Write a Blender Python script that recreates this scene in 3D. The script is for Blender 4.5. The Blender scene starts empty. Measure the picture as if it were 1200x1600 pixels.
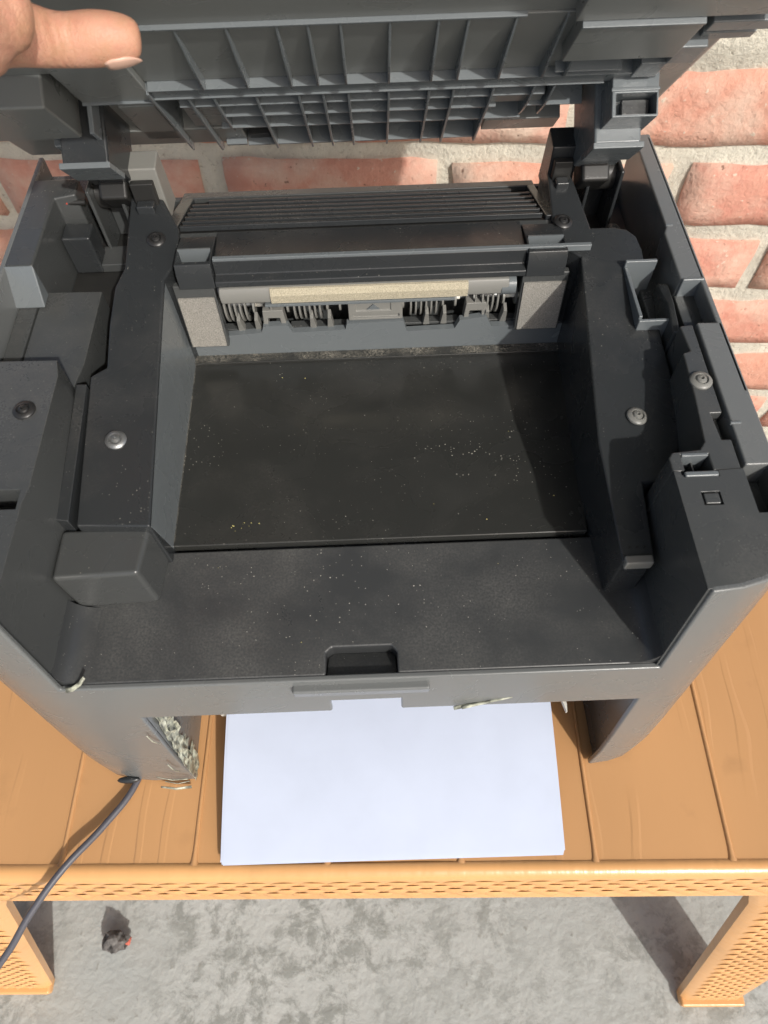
import bpy, bmesh, math, random
from mathutils import Vector, Matrix, noise
random.seed(7)
R = math.radians
scene = bpy.context.scene
C = scene.collection

# ------------------------------------------------------------------ camera
cam_d = bpy.data.cameras.new('camera')
cam = bpy.data.objects.new('camera', cam_d); C.objects.link(cam); scene.camera = cam
PITCH, ROLL = R(59.95), R(2.2)
w = Vector((0, math.cos(PITCH), -math.sin(PITCH))); r0 = Vector((1, 0, 0)); u0 = Vector((0, math.sin(PITCH), math.cos(PITCH)))
rr = math.cos(ROLL)*r0 - math.sin(ROLL)*u0; uu = math.cos(ROLL)*u0 + math.sin(ROLL)*r0
m = Matrix((rr, uu, -w)).transposed().to_4x4(); m.translation = Vector((0, 0, .467)); cam.matrix_world = m
cam_d.sensor_fit = 'VERTICAL'; cam_d.sensor_height = 36; cam_d.sensor_width = 27; cam_d.lens = 36*1070/1600
cam_d.clip_start = .01; cam_d.clip_end = 200
cam_d.dof.use_dof = True; cam_d.dof.focus_distance = .42; cam_d.dof.aperture_fstop = 18

# ------------------------------------------------------------------ light
SUN = Vector((.61, -1.08, 1.0)).normalized()
world = bpy.data.worlds.new('World'); scene.world = world; world.use_nodes = True
wn = world.node_tree.nodes; bg = wn['Background']
sky = wn.new('ShaderNodeTexSky'); sky.sky_type = 'NISHITA'; sky.sun_disc = False
sky.sun_elevation = math.asin(SUN.z); sky.sun_rotation = math.atan2(SUN.x, SUN.y)
sky.dust_density = 4.0; sky.air_density = .8; sky.ozone_density = .6
world.node_tree.links.new(sky.outputs[0], bg.inputs[0]); bg.inputs[1].default_value = .13
sd = bpy.data.lights.new('sun', 'SUN'); sd.energy = 3.0; sd.angle = R(1.2); sd.color = (1, .965, .91)
so = bpy.data.objects.new('sun', sd); C.objects.link(so); so.rotation_euler = SUN.to_track_quat('Z', 'Y').to_euler()
scene.view_settings.view_transform = 'Standard'; scene.view_settings.look = 'None'
scene.view_settings.exposure = .12; scene.view_settings.gamma = 1

# ------------------------------------------------------------------ helpers
class MB:
    """collects simple solids that become ONE mesh"""
    def __init__(s, f=None): s.v = []; s.f = []; s.t = f
    def add(s, vs, fs):
        n = len(s.v); s.v += [tuple(s.t(*p)) if s.t else tuple(p) for p in vs]; s.f += [tuple(i+n for i in f) for f in fs]; return s
    def box(s, x0, x1, y0, y1, z0, z1):
        return s.add([(x0,y0,z0),(x1,y0,z0),(x1,y1,z0),(x0,y1,z0),(x0,y0,z1),(x1,y0,z1),(x1,y1,z1),(x0,y1,z1)],
                     [(0,3,2,1),(4,5,6,7),(0,1,5,4),(1,2,6,5),(2,3,7,6),(3,0,4,7)])
    def prism(s, pts, zt, zb):
        g = lambda z, p: z(*p) if callable(z) else z
        a = sum(pts[i][0]*pts[(i+1) % len(pts)][1]-pts[(i+1) % len(pts)][0]*pts[i][1] for i in range(len(pts)))
        if a < 0: pts = pts[::-1]
        n = len(pts)
        vs = [(p[0], p[1], g(zb, p)) for p in pts] + [(p[0], p[1], g(zt, p)) for p in pts]
        return s.add(vs, [tuple(range(n))[::-1], tuple(range(n, 2*n))] + [(i, (i+1) % n, n+(i+1) % n, n+i) for i in range(n)])
    def ext_x(s, prof, x0, x1):           # profile in (y, z) extruded along x
        n = len(prof)
        a = sum(prof[i][0]*prof[(i+1) % n][1]-prof[(i+1) % n][0]*prof[i][1] for i in range(n))
        if a < 0: prof = prof[::-1]
        return s.add([(x0,)+tuple(p) for p in prof]+[(x1,)+tuple(p) for p in prof],
                     [tuple(range(n))[::-1], tuple(range(n, 2*n))]+[(i, (i+1) % n, n+(i+1) % n, n+i) for i in range(n)])
    def ext_y(s, prof, y0, y1):           # profile in (x, z)
        n = len(prof)
        a = sum(prof[i][0]*prof[(i+1) % n][1]-prof[(i+1) % n][0]*prof[i][1] for i in range(n))
        if a > 0: prof = prof[::-1]
        return s.add([(p[0], y0, p[1]) for p in prof]+[(p[0], y1, p[1]) for p in prof],
                     [tuple(range(n))[::-1], tuple(range(n, 2*n))]+[(i, (i+1) % n, n+(i+1) % n, n+i) for i in range(n)])
    def cyl(s, c, axis, r, h, n=16, r2=None):
        c = Vector(c); r2 = r if r2 is None else r2
        ax = {'x': (Vector((0,1,0)), Vector((0,0,1)), Vector((1,0,0))), 'y': (Vector((0,0,1)), Vector((1,0,0)), Vector((0,1,0))), 'z': (Vector((1,0,0)), Vector((0,1,0)), Vector((0,0,1)))}[axis]
        vs = []
        for k, q in ((0, r), (1, r2)):
            for i in range(n):
                a = 2*math.pi*i/n; vs.append(c+ax[2]*h*k+(ax[0]*math.cos(a)+ax[1]*math.sin(a))*q)
        return s.add(vs, [tuple(range(n))[::-1], tuple(range(n, 2*n))]+[(i, (i+1) % n, n+(i+1) % n, n+i) for i in range(n)])
    def build(s, name, mat, parent=None, bevel=0, seg=2, smooth=False, cuts=(), pre=None, clean=False):
        me = bpy.data.meshes.new(name); me.from_pydata(s.v, [], s.f); me.update()
        if clean or pre:
            bm = bmesh.new(); bm.from_mesh(me)
            if clean: bmesh.ops.remove_doubles(bm, verts=bm.verts, dist=1e-6)
            bmesh.ops.recalc_face_normals(bm, faces=bm.faces)
            bm.to_mesh(me); bm.free()
        o = bpy.data.objects.new(name, me); C.objects.link(o)
        if cuts:
            tmp = []
            for c in cuts:
                cm = bpy.data.meshes.new('cutter'); cm.from_pydata(c.v, [], c.f); co = bpy.data.objects.new('cutter', cm); C.objects.link(co); tmp.append(co)
                mo = o.modifiers.new('b', 'BOOLEAN'); mo.operation = 'DIFFERENCE'; mo.object = co; mo.solver = 'EXACT'
            dg = bpy.context.evaluated_depsgraph_get(); dg.update()
            nm = bpy.data.meshes.new_from_object(o.evaluated_get(dg)); o.modifiers.clear(); o.data = nm; nm.name = name
            for co in tmp:
                cm = co.data; bpy.data.objects.remove(co); bpy.data.meshes.remove(cm)
            me = nm
        me.materials.clear(); me.materials.append(mat)
        if bevel:
            b = o.modifiers.new('bevel', 'BEVEL'); b.width = bevel; b.segments = seg; b.limit_method = 'ANGLE'; b.angle_limit = R(35); b.harden_normals = True
            me.shade_smooth(); me.set_sharp_from_angle(angle=R(35))
        elif smooth:
            me.shade_smooth(); me.set_sharp_from_angle(angle=R(40))
        if parent: o.parent = parent
        return o

def empty(name, loc, rz=0):
    o = bpy.data.objects.new(name, None); C.objects.link(o); o.location = loc; o.rotation_euler = (0, 0, rz); o.empty_display_size = .05; return o
def tag(o, label=None, cat=None, group=None, kind=None):
    for k, v in (('label', label), ('category', cat), ('group', group), ('kind', kind)):
        if v: o[k] = v
    return o
def dup(o, parent, loc=None, name=None):
    c = o.copy(); C.objects.link(c); c.parent = parent
    if loc is not None: c.location = loc
    return c

# ------------------------------------------------------------------ materials
def mat(name): 
    mt = bpy.data.materials.new(name); mt.use_nodes = True; nt = mt.node_tree
    return mt, nt, nt.nodes['Principled BSDF']
def N(nt, t, **kw):
    n = nt.nodes.new(t)
    for k, v in kw.items():
        if k in n.inputs: n.inputs[k].default_value = v
        else: setattr(n, k, v)
    return n
def L(nt, a, b): nt.links.new(a, b)
def coord(nt, scale=(1, 1, 1), kind='Object'):
    tc = nt.nodes.new('ShaderNodeTexCoord'); mp = nt.nodes.new('ShaderNodeMapping'); mp.inputs['Scale'].default_value = scale
    L(nt, tc.outputs[kind], mp.inputs[0]); return mp.outputs[0]
def ramp(nt, src, stops):
    r = nt.nodes.new('ShaderNodeValToRGB'); e = r.color_ramp.elements
    while len(e) < len(stops): e.new(.5)
    for i, (p, c) in enumerate(stops):
        e[i].position = p; e[i].color = (c, c, c, 1) if not isinstance(c, tuple) else tuple(c)+(1,)
    L(nt, src, r.inputs[0]); return r.outputs[0]
def mix(nt, fac, a, b, mode='MIX'):
    n = nt.nodes.new('ShaderNodeMix'); n.data_type = 'RGBA'; n.blend_type = mode
    for k, v in ((0, fac), (6, a), (7, b)):
        if hasattr(v, 'links') or hasattr(v, 'is_linked'): L(nt, v, n.inputs[k])
        else: n.inputs[k].default_value = v if k == 0 else tuple(v)+(1,)
    return n.outputs[2]
def mth(nt, op, a, b=None):
    n = nt.nodes.new('ShaderNodeMath'); n.operation = op
    for i, v in enumerate((a, b)):
        if v is None: continue
        if hasattr(v, 'is_linked'): L(nt, v, n.inputs[i])
        else: n.inputs[i].default_value = v
    return n.outputs[0]

def plastic(name, base, rough=.42, dust=.25, specks=.5, smudge=.5, dustcol=(.30, .28, .25), grain=1.0, fall=(.5, .72)):
    mt, nt, p = mat(name); co = coord(nt)
    geo = nt.nodes.new('ShaderNodeNewGeometry'); sep = nt.nodes.new('ShaderNodeSeparateXYZ'); L(nt, geo.outputs['Normal'], sep.inputs[0])
    up = ramp(nt, sep.outputs[2], [(.2, .15), (.9, 1.)])
    n1 = N(nt, 'ShaderNodeTexNoise', Scale=13., Detail=6., Roughness=.6, Distortion=.2); L(nt, co, n1.inputs[0])
    n2 = N(nt, 'ShaderNodeTexNoise', Scale=900., Detail=2.); L(nt, co, n2.inputs[0])
    d1 = ramp(nt, n1.outputs[0], [(fall[0], 0.), (fall[1], 1.)])
    d2 = ramp(nt, n2.outputs[0], [(.35, .25), (.7, 1.)])
    dm = mth(nt, 'MULTIPLY', mth(nt, 'MULTIPLY', d1, d2), mth(nt, 'MULTIPLY', up, dust))
    vo = N(nt, 'ShaderNodeTexVoronoi', Scale=620.); vo.feature = 'F1'; L(nt, co, vo.inputs[0])
    sz = N(nt, 'ShaderNodeTexNoise', Scale=22., Detail=6., Roughness=.8); L(nt, co, sz.inputs[0])
    sp = mth(nt, 'LESS_THAN', vo.outputs[0], mth(nt, 'MULTIPLY', ramp(nt, sz.outputs[0], [(.40, .08), (.72, 1.)]), .30))
    wh = nt.nodes.new('ShaderNodeSeparateColor'); L(nt, vo.outputs['Color'], wh.inputs[0])
    sp = mth(nt, 'MULTIPLY', sp, mth(nt, 'MULTIPLY', ramp(nt, wh.outputs[0], [(.70, 0.), (1., .8)]), mth(nt, 'MULTIPLY', up, specks)))
    c = mix(nt, dm, base, dustcol); c = mix(nt, sp, c, (.66, .64, .56)); L(nt, c, p.inputs['Base Color'])
    n3 = N(nt, 'ShaderNodeTexNoise', Scale=22., Detail=5., Distortion=1.5); L(nt, co, n3.inputs[0])
    rg = ramp(nt, n3.outputs[0], [(.3, max(.05, rough-.16*smudge)), (.7, min(1, rough+.16*smudge))])
    L(nt, mth(nt, 'ADD', rg, mth(nt, 'MULTIPLY', dm, .6)), p.inputs['Roughness'])
    bp = N(nt, 'ShaderNodeBump', Strength=.12*grain, Distance=.0004); n4 = N(nt, 'ShaderNodeTexNoise', Scale=2600., Detail=1.); L(nt, co, n4.inputs[0])
    L(nt, n4.outputs[0], bp.inputs['Height']); L(nt, bp.outputs[0], p.inputs['Normal'])
    p.inputs['Specular IOR Level'].default_value = .5
    return mt
M = {}
M['shell'] = plastic('charcoal_plastic', (.060, .064, .064), .27, .20, .4)
M['deck'] = plastic('dusty_charcoal_plastic', (.042, .045, .047), .33, .55, .9, fall=(.40, .80), dustcol=(.24, .235, .215))
M['trayfloor'] = plastic('glossy_speckled_plastic', (.030, .031, .029), .24, .10, .9, smudge=1., grain=.5)
M['plate'] = plastic('satin_black_plastic', (.028, .031, .033), .26, .14, .4)
M['lid'] = plastic('lid_plastic', (.165, .174, .168), .32, .1, .1)
M['rib'] = plastic('rib_plastic', (.135, .152, .160), .27, .1, .1)
M['dark'] = plastic('black_inner_plastic', (.020, .020, .019), .45, .08, .1)
M['front'] = plastic('front_cover_plastic', (.145, .153, .152), .24, .2, .2, fall=(.55, .75))
M['mech'] = plastic('grey_mechanism_plastic', (.20, .20, .185), .42, .5, .2)
def simple(name, col, rough=.5, metal=0, bump=0, bs=300., var=0.):
    mt, nt, p = mat(name); p.inputs['Base Color'].default_value = tuple(col)+(1,); p.inputs['Roughness'].default_value = rough; p.inputs['Metallic'].default_value = metal
    co = coord(nt); n = N(nt, 'ShaderNodeTexNoise', Scale=bs, Detail=4.); L(nt, co, n.inputs[0])
    if bump: 
        b = N(nt, 'ShaderNodeBump', Strength=bump, Distance=.001); L(nt, n.outputs[0], b.inputs['Height']); L(nt, b.outputs[0], p.inputs['Normal'])
    if var: L(nt, mix(nt, ramp(nt, n.outputs[0], [(.3, 0.), (.7, 1.)]), tuple(c*(1-var) for c in col), tuple(min(1, c*(1+var)) for c in col)), p.inputs['Base Color'])
    return mt
M['felt'] = simple('grey_felt', (.26, .25, .225), .95, bump=.5, bs=1800., var=.35)
M['feltbeige'] = simple('beige_felt', (.42, .38, .28), .95, bump=.5, bs=1800., var=.3)
M['steel'] = simple('screw_steel', (.30, .31, .31), .38, .75, var=.1)
M['darksteel'] = simple('dark_screw_steel', (.05, .05, .05), .4, .6)
M['white'] = simple('white_plastic', (.75, .74, .66), .4)
M['red'] = simple('red_wire', (.6, .06, .03), .5)
M['tape'] = simple('torn_clear_tape', (.34, .35, .28), .28, bump=.8, bs=260., var=.75)
M['cord'] = simple('grey_cord_rubber', (.085, .085, .10), .45, bump=.1)
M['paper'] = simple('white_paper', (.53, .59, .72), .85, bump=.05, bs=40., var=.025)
M['stone'] = simple('dark_stone', (.10, .095, .09), .8, bump=1., bs=120., var=.8)
M['stonered'] = simple('red_brick_chip', (.5, .13, .09), .9, bump=.5)

# ---------------- table plastic: embossed wood grain
def table_mat(name, col, weave=False):
    mt, nt, p = mat(name); co = coord(nt)
    nz = N(nt, 'ShaderNodeTexNoise', Scale=7., Detail=3.); mp = coord(nt, (1., .35, 1.)); L(nt, mp, nz.inputs[0])
    wv = N(nt, 'ShaderNodeTexWave', Scale=16., Distortion=11., Detail=2.5); wv.inputs['Detail Scale'].default_value = .8; wv.bands_direction = 'X'; L(nt, coord(nt, (1, .3, 1)), wv.inputs[0])
    fine = N(nt, 'ShaderNodeTexNoise', Scale=120., Detail=3.); L(nt, coord(nt, (1, .15, 1)), fine.inputs[0])
    c = mix(nt, ramp(nt, nz.outputs[0], [(.3, 0.), (.7, 1.)]), tuple(x*.9 for x in col), tuple(min(1, x*1.1) for x in col))
    st = N(nt, 'ShaderNodeTexNoise', Scale=30., Detail=6.); L(nt, co, st.inputs[0])
    c = mix(nt, ramp(nt, st.outputs[0], [(.62, 0.), (.8, .35)]), c, tuple(x*.55 for x in col)); L(nt, c, p.inputs['Base Color'])
    p.inputs['Roughness'].default_value = .30
    if not weave:
        l = ramp(nt, wv.outputs[0], [(.80, 0.), (.93, 1.)])
        msk = N(nt, 'ShaderNodeTexNoise', Scale=9.); L(nt, co, msk.inputs[0])
        l = mth(nt, 'MULTIPLY', l, ramp(nt, msk.outputs[0], [(.45, 0.), (.62, 1.)]))
        h = mth(nt, 'ADD', mth(nt, 'MULTIPLY', l, .8), mth(nt, 'MULTIPLY', fine.outputs[0], .25))
    else: h = fine.outputs[0]
    b = N(nt, 'ShaderNodeBump', Strength=.42, Distance=.0012); L(nt, h, b.inputs['Height']); L(nt, b.outputs[0], p.inputs['Normal'])
    return mt
M['plank'] = table_mat('tan_wood_grain_plastic', (.55, .302, .135))
M['rim'] = table_mat('orange_plastic', (.68, .37, .15), True)

# ---------------- brick, mortar, concrete
def brick_mat():
    mt, nt, p = mat('weathered_brick'); tc = nt.nodes.new('ShaderNodeTexCoord')
    geo = nt.nodes.new('ShaderNodeNewGeometry'); co = geo.outputs['Position']
    oi = nt.nodes.new('ShaderNodeObjectInfo')
    n1 = N(nt, 'ShaderNodeTexNoise', Scale=11., Detail=8., Roughness=.62); L(nt, co, n1.inputs[0])
    n2 = N(nt, 'ShaderNodeTexNoise', Scale=45., Detail=7., Roughness=.7); L(nt, co, n2.inputs[0])
    c = mix(nt, oi.outputs['Random'], (.56, .24, .18), (.58, .30, .21))
    c = mix(nt, ramp(nt, n2.outputs[0], [(.35, 0.), (.7, .8)]), c, (.64, .36, .27))
    c = mix(nt, ramp(nt, n1.outputs[0], [(.43, 0.), (.66, .9)]), c, (.66, .52, .42))
    n3 = N(nt, 'ShaderNodeTexNoise', Scale=140., Detail=4.); L(nt, co, n3.inputs[0])
    c = mix(nt, ramp(nt, n3.outputs[0], [(.66, 0.), (.72, .8)]), c, (.62, .55, .45))
    c = mix(nt, ramp(nt, n3.outputs[0], [(.27, .8), (.33, 0.)]), c, (.16, .09, .06)); L(nt, c, p.inputs['Base Color'])
    p.inputs['Roughness'].default_value = .92
    b = N(nt, 'ShaderNodeBump', Strength=.8, Distance=.004); L(nt, mth(nt, 'ADD', n2.outputs[0], mth(nt, 'MULTIPLY', n3.outputs[0], .5)), b.inputs['Height']); L(nt, b.outputs[0], p.inputs['Normal'])
    return mt
def mortar_mat():
    mt, nt, p = mat('pale_mortar'); geo = nt.nodes.new('ShaderNodeNewGeometry'); co = geo.outputs['Position']
    n1 = N(nt, 'ShaderNodeTexNoise', Scale=16., Detail=8., Roughness=.65); L(nt, co, n1.inputs[0])
    n2 = N(nt, 'ShaderNodeTexNoise', Scale=180., Detail=5., Roughness=.7); L(nt, co, n2.inputs[0])
    c = mix(nt, ramp(nt, n1.outputs[0], [(.35, 0.), (.65, 1.)]), (.50, .48, .41), (.68, .65, .55))
    c = mix(nt, ramp(nt, n2.outputs[0], [(.30, .7), (.42, 0.)]), c, (.22, .19, .14)); L(nt, c, p.inputs['Base Color'])
    p.inputs['Roughness'].default_value = .95
    b = N(nt, 'ShaderNodeBump', Strength=.8, Distance=.004); L(nt, mth(nt, 'ADD', n1.outputs[0], n2.outputs[0]), b.inputs['Height']); L(nt, b.outputs[0], p.inputs['Normal'])
    return mt
def concrete_mat():
    mt, nt, p = mat('stained_concrete'); geo = nt.nodes.new('ShaderNodeNewGeometry'); co = geo.outputs['Position']
    n1 = N(nt, 'ShaderNodeTexNoise', Scale=3.5, Detail=9., Roughness=.6); L(nt, co, n1.inputs[0])
    n2 = N(nt, 'ShaderNodeTexNoise', Scale=34., Detail=9., Roughness=.75, Distortion=.3); L(nt, co, n2.inputs[0])
    n3 = N(nt, 'ShaderNodeTexNoise', Scale=110., Detail=5.); L(nt, co, n3.inputs[0])
    c = mix(nt, ramp(nt, n1.outputs[0], [(.35, 0.), (.65, 1.)]), (.345, .362, .345), (.43, .443, .42))
    blot = mth(nt, 'MULTIPLY', ramp(nt, n2.outputs[0], [(.47, 0.), (.57, 1.)]), ramp(nt, n1.outputs[0], [(.40, 0.), (.54, .8)]))
    c = mix(nt, blot, c, (.215, .225, .205))
    c = mix(nt, ramp(nt, n3.outputs[0], [(.66, 0.), (.74, .6)]), c, (.20, .20, .17)); L(nt, c, p.inputs['Base Color'])
    c2 = ramp(nt, n3.outputs[0], [(.2, 0.), (.8, 1.)])
    p.inputs['Roughness'].default_value = .85
    b = N(nt, 'ShaderNodeBump', Strength=.35, Distance=.003); L(nt, mth(nt, 'ADD', n2.outputs[0], c2), b.inputs['Height']); L(nt, b.outputs[0], p.inputs['Normal'])
    return mt
M['brick'] = brick_mat(); M['mortar'] = mortar_mat(); M['concrete'] = concrete_mat()
def skin_mat():
    mt, nt, p = mat('skin'); co = coord(nt)
    n1 = N(nt, 'ShaderNodeTexNoise', Scale=60., Detail=6., Roughness=.6); L(nt, co, n1.inputs[0])
    n0 = N(nt, 'ShaderNodeTexNoise', Scale=240., Detail=5.); L(nt, co, n0.inputs[0])
    c = mix(nt, ramp(nt, n1.outputs[0], [(.35, 0.), (.65, 1.)]), (.50, .27, .17), (.62, .33, .24))
    c = mix(nt, ramp(nt, n0.outputs[0], [(.45, 0.), (.75, .45)]), c, (.46, .19, .13))
    L(nt, c, p.inputs['Base Color'])
    p.inputs['Roughness'].default_value = .52; p.inputs['Subsurface Weight'].default_value = .2; p.inputs['Subsurface Radius'].default_value = (.006, .002, .0015); p.inputs['Subsurface Scale'].default_value = 1.
    vo = N(nt, 'ShaderNodeTexVoronoi', Scale=900.); vo.feature = 'DISTANCE_TO_EDGE'; L(nt, coord(nt, (1, .5, .5)), vo.inputs[0])
    wv = N(nt, 'ShaderNodeTexWave', Scale=130., Distortion=4., Detail=3.); wv.bands_direction = 'X'; L(nt, co, wv.inputs[0])
    sp = nt.nodes.new('ShaderNodeSeparateXYZ'); L(nt, co, sp.inputs[0])
    k = ramp(nt, mth(nt, 'MULTIPLY', mth(nt, 'ABSOLUTE', mth(nt, 'SUBTRACT', sp.outputs[0], .029)), 100.), [(.15, 1.), (.75, .08)])
    h = mth(nt, 'ADD', ramp(nt, vo.outputs[0], [(0., 0.), (.12, .35)]), mth(nt, 'MULTIPLY', wv.outputs[0], mth(nt, 'MULTIPLY', k, .9)))
    b = N(nt, 'ShaderNodeBump', Strength=.5, Distance=.0005); L(nt, h, b.inputs['Height']); L(nt, b.outputs[0], p.inputs['Normal'])
    return mt
M['skin'] = skin_mat(); M['nail'] = simple('thumbnail', (.62, .40, .31), .22)

# ================================================================== floor and wall
FZ = -.44
fl = MB(); fl.add([(-30, -30, FZ), (30, -30, FZ), (30, 30, FZ), (-30, 30, FZ)], [(0, 1, 2, 3)])
tag(fl.build('floor', M['concrete']), kind='structure')

WYAW = R(-4.6)
wall = empty('brick_wall', (0, .665, FZ), WYAW)
tag(wall, 'weathered red brick wall with thick pale mortar behind the printer', 'wall')
# mortar body with an uneven face
def mortar_body():
    b = MB(); nx, nz = 230, 70; X0, X1, Z1 = -1.15, 1.15, .85
    for j in range(nz+1):
        for i in range(nx+1):
            x = X0+(X1-X0)*i/nx; z = -.01+Z1*j/nz
            d = .0015+.004*noise.noise(Vector((x*14, z*14, 3)))+.0018*noise.noise(Vector((x*40, z*40, 8)))
            if z > .575 and z < .67: d -= .008
            b.v.append((x, d, z))
    for j in range(nz):
        for i in range(nx):
            a = j*(nx+1)+i; b.f.append((a, a+1, a+nx+2, a+nx+1))
    n = len(b.v)
    b.v += [(X0, .22, -.01), (X1, .22, -.01), (X1, .22, Z1-.01), (X0, .22, Z1-.01)]
    b.f += [(n+1, n, n+3, n+2)]
    b.f += [tuple([n+3]+[nz*(nx+1)+i for i in range(nx+1)]+[n+2])]
    b.f += [tuple([j*(nx+1) for j in range(nz+1)]+[n+3, n]), tuple([n+1, n+2]+[j*(nx+1)+nx for j in range(nz, -1, -1)])]
    return b
mortar_body().build('mortar', M['mortar'], wall, smooth=True)
def brick_mesh(seed, Lx, Lz):
    bm = bmesh.new(); nx, nz = 8, 4; dep = .03
    grid = [[None]*(nz+1) for _ in range(nx+1)]
    rnd = random.Random(seed); off = Vector((seed*3.1, seed*1.7, 0))
    for i in range(nx+1):
        for j in range(nz+1):
            u, v = i/nx, j/nz; x = (u-.5)*Lx; z = (v-.5)*Lz
            e = (i in (0, nx)) or (j in (0, nz))
            q = Vector((x*22, z*22, 0))+off
            dx, dz = .0045*noise.noise(q), .0045*noise.noise(q+Vector((9, 9, 0)))
            y = -.0065 - .0022*noise.noise(q*1.3+Vector((0, 0, 5))) + (.0035 if e else 0)
            grid[i][j] = bm.verts.new((x+dx, y, z+dz))
    for i in range(nx):
        for j in range(nz):
            bm.faces.new((grid[i][j], grid[i+1][j], grid[i+1][j+1], grid[i][j+1]))
    ring = [grid[i][0] for i in range(nx+1)]+[grid[nx][j] for j in range(1, nz+1)]+[grid[i][nz] for i in range(nx-1, -1, -1)]+[grid[0][j] for j in range(nz-1, 0, -1)]
    back = [bm.verts.new((v.co.x, dep, v.co.z)) for v in ring]
    for k in range(len(ring)):
        a, b2 = k, (k+1) % len(ring); bm.faces.new((ring[b2], ring[a], back[a], back[b2]))
    me = bpy.data.meshes.new('brick'); bm.to_mesh(me); bm.free(); me.shade_smooth(); me.materials.append(M['brick']); return me
PZ = .0885; BL = .225; PX = .243
bm_full = [brick_mesh(k+1, BL, .066) for k in range(6)]
Z0 = .057
for row in range(9):
    if row == 6: continue                                # this course is buried under smeared mortar
    for k in range(-5, 5):
        x = k*PX + (PX/2 if row % 2 else 0) + .1995 + random.uniform(-.006, .006)
        if abs(x) > 1.02: continue
        z = Z0+row*PZ+.034
        o = bpy.data.objects.new('brick', random.choice(bm_full)); C.objects.link(o); o.parent = wall
        o.location = (x, random.uniform(-.002, .002), z); o.rotation_euler = (0, random.uniform(-.012, .012), random.uniform(-.01, .01))
        o.scale = (random.uniform(.97, 1.02), 1, random.uniform(.96, 1.06))

# added slab, out of view, blocks sky light on the wall and printer tops
shade_slab = MB().box(-2.4, 1.6, -.95, 1.2, 2.0, 2.08).build('added_shade_slab', M['concrete'], bevel=.01); tag(shade_slab, kind='structure')
# ================================================================== table
TROT = R(-1.55)
tb = empty('plastic_table', (0, .0185, FZ), TROT)
tag(tb, 'tan plastic table with wood grain planks and woven pattern rim under the printer', 'table')
TZ = -FZ    # table top in the table's own frame
XL, XR, TD = -.362, .332, .305
edges = [-.356, -.288, -.206, -.1245, -.043, .0385, .120, .2025, .284, .326]
for i in range(len(edges)-1):
    a, b_ = edges[i]+.0011, edges[i+1]-.0011
    nyy, nxx = 30, 10; q = MB()
    for j in range(nyy+1):
        for k in range(nxx+1):
            x = a+(b_-a)*k/nxx; y = .006+(TD-.012)*j/nyy
            q.v.append((x, y, TZ-.0006+.0004*noise.noise(Vector((x*30, y*6, i*3)))))
    for j in range(nyy):
        for k in range(nxx):
            s = j*(nxx+1)+k; q.f.append((s, s+1, s+nxx+2, s+nxx+1))
    q.build('plank', M['plank'], tb, smooth=True)
for x in edges[1:-1]:                                     # raised bead between planks, ending in a soft foot
    q = MB(); n = 8; ys = [.0045, .007, .012, .02, TD-.02, TD-.008]
    for y, wd in zip(ys, (.0034, .0022, .0016, .0015, .0015, .002)):
        for k in range(n+1):
            a = math.pi*k/n; q.v.append((x-math.cos(a)*wd, y, TZ-.0012+math.sin(a)*.0022))
    for j in range(len(ys)-1):
        for k in range(n): s = j*(n+1)+k; q.f.append((s, s+n+1, s+n+2, s+1))
    q.build('bead', M['plank'], tb, smooth=True)
MB().box(XL+.004, XR-.004, .004, TD-.004, TZ-.02, TZ-.0032).build('top_slab', M['plank'], tb)
# rim: rolled edge then a flared skirt, front/back/sides
prof = [(.006, -.0005), (.0045, .0008), (.002, .0010), (-.0015, .0002), (-.0035, -.002), (-.0045, -.005), (-.0115, -.043), (-.0130, -.0465), (-.0120, -.049), (-.0095, -.0485)]
inner = [(-.0065, -.046), (0., -.006), (.006, -.004)]
def rim(name, length_dir):
    q = MB(); P = prof+inner; n = len(P)
    cor = []
    # rounded rectangle path
    pts = []; rc = .022; y0, y1 = 0, TD
    for cx, cy, a0 in ((XR-rc, rc, -90), (XR-rc, y1-rc, 0), (XL+rc, y1-rc, 90), (XL+rc, rc, 180)):
        for k in range(7):
            a = R(a0+15*k); pts.append((cx, cy, math.cos(a), math.sin(a)))
    for cx, cy, dx, dy in pts:
        for o_, z in P: q.v.append((cx+dx*(rc-o_), cy+dy*(rc-o_), TZ+z))
    m_ = len(pts)
    for i in range(m_):
        for k in range(n):
            a, b_ = i*n+k, i*n+(k+1) % n; c, d = ((i+1) % m_)*n+k, ((i+1) % m_)*n+(k+1) % n
            q.f.append((a, c, d, b_))
    q.build(name, M['rim'], tb, smooth=True)
rim('rim', 0)
# woven bumps on the front skirt and legs: little lens-shaped reeds, joined
def reed(q, c, ux, uy, nrm, lx, ly, h):
    n = len(q.v); pts = [(-1, 0, 0), (-.45, -.8, .55), (0, -1, .8), (.45, -.8, .55), (1, 0, 0), (.45, .8, .55), (0, 1, .8), (-.45, .8, .55)]
    for a, b_, z in pts: q.v.append(tuple(c+ux*(a*lx)+uy*(b_*ly)+nrm*(z*h*.35)))
    q.v.append(tuple(c+nrm*h)); 
    for k in range(8): q.f.append((n+k, n+(k+1) % 8, n+8))
wv = MB()
S0, S1 = Vector((0, -.0045, -.0065)), Vector((0, -.0110, -.040)); sd_ = (S1-S0); nr = Vector((0, sd_.z, -sd_.y)).normalized(); nr = nr if nr.y < 0 else -nr
for r_ in range(4):
    for k in range(-21, 20):
        x = k*.0175+(.00875 if r_ % 2 else 0)
        if x < XL+.022 or x > XR-.022: continue
        c = S0+sd_*((r_+.5)/4)+Vector((x, 0, TZ))
        reed(wv, c, Vector((1, random.uniform(-.02, .02), 0)), sd_.normalized(), nr, .0098, .0046, .0030)
o = wv.build('rim_weave', M['rim'], tb, smooth=True); tag(o, kind='stuff')
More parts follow.
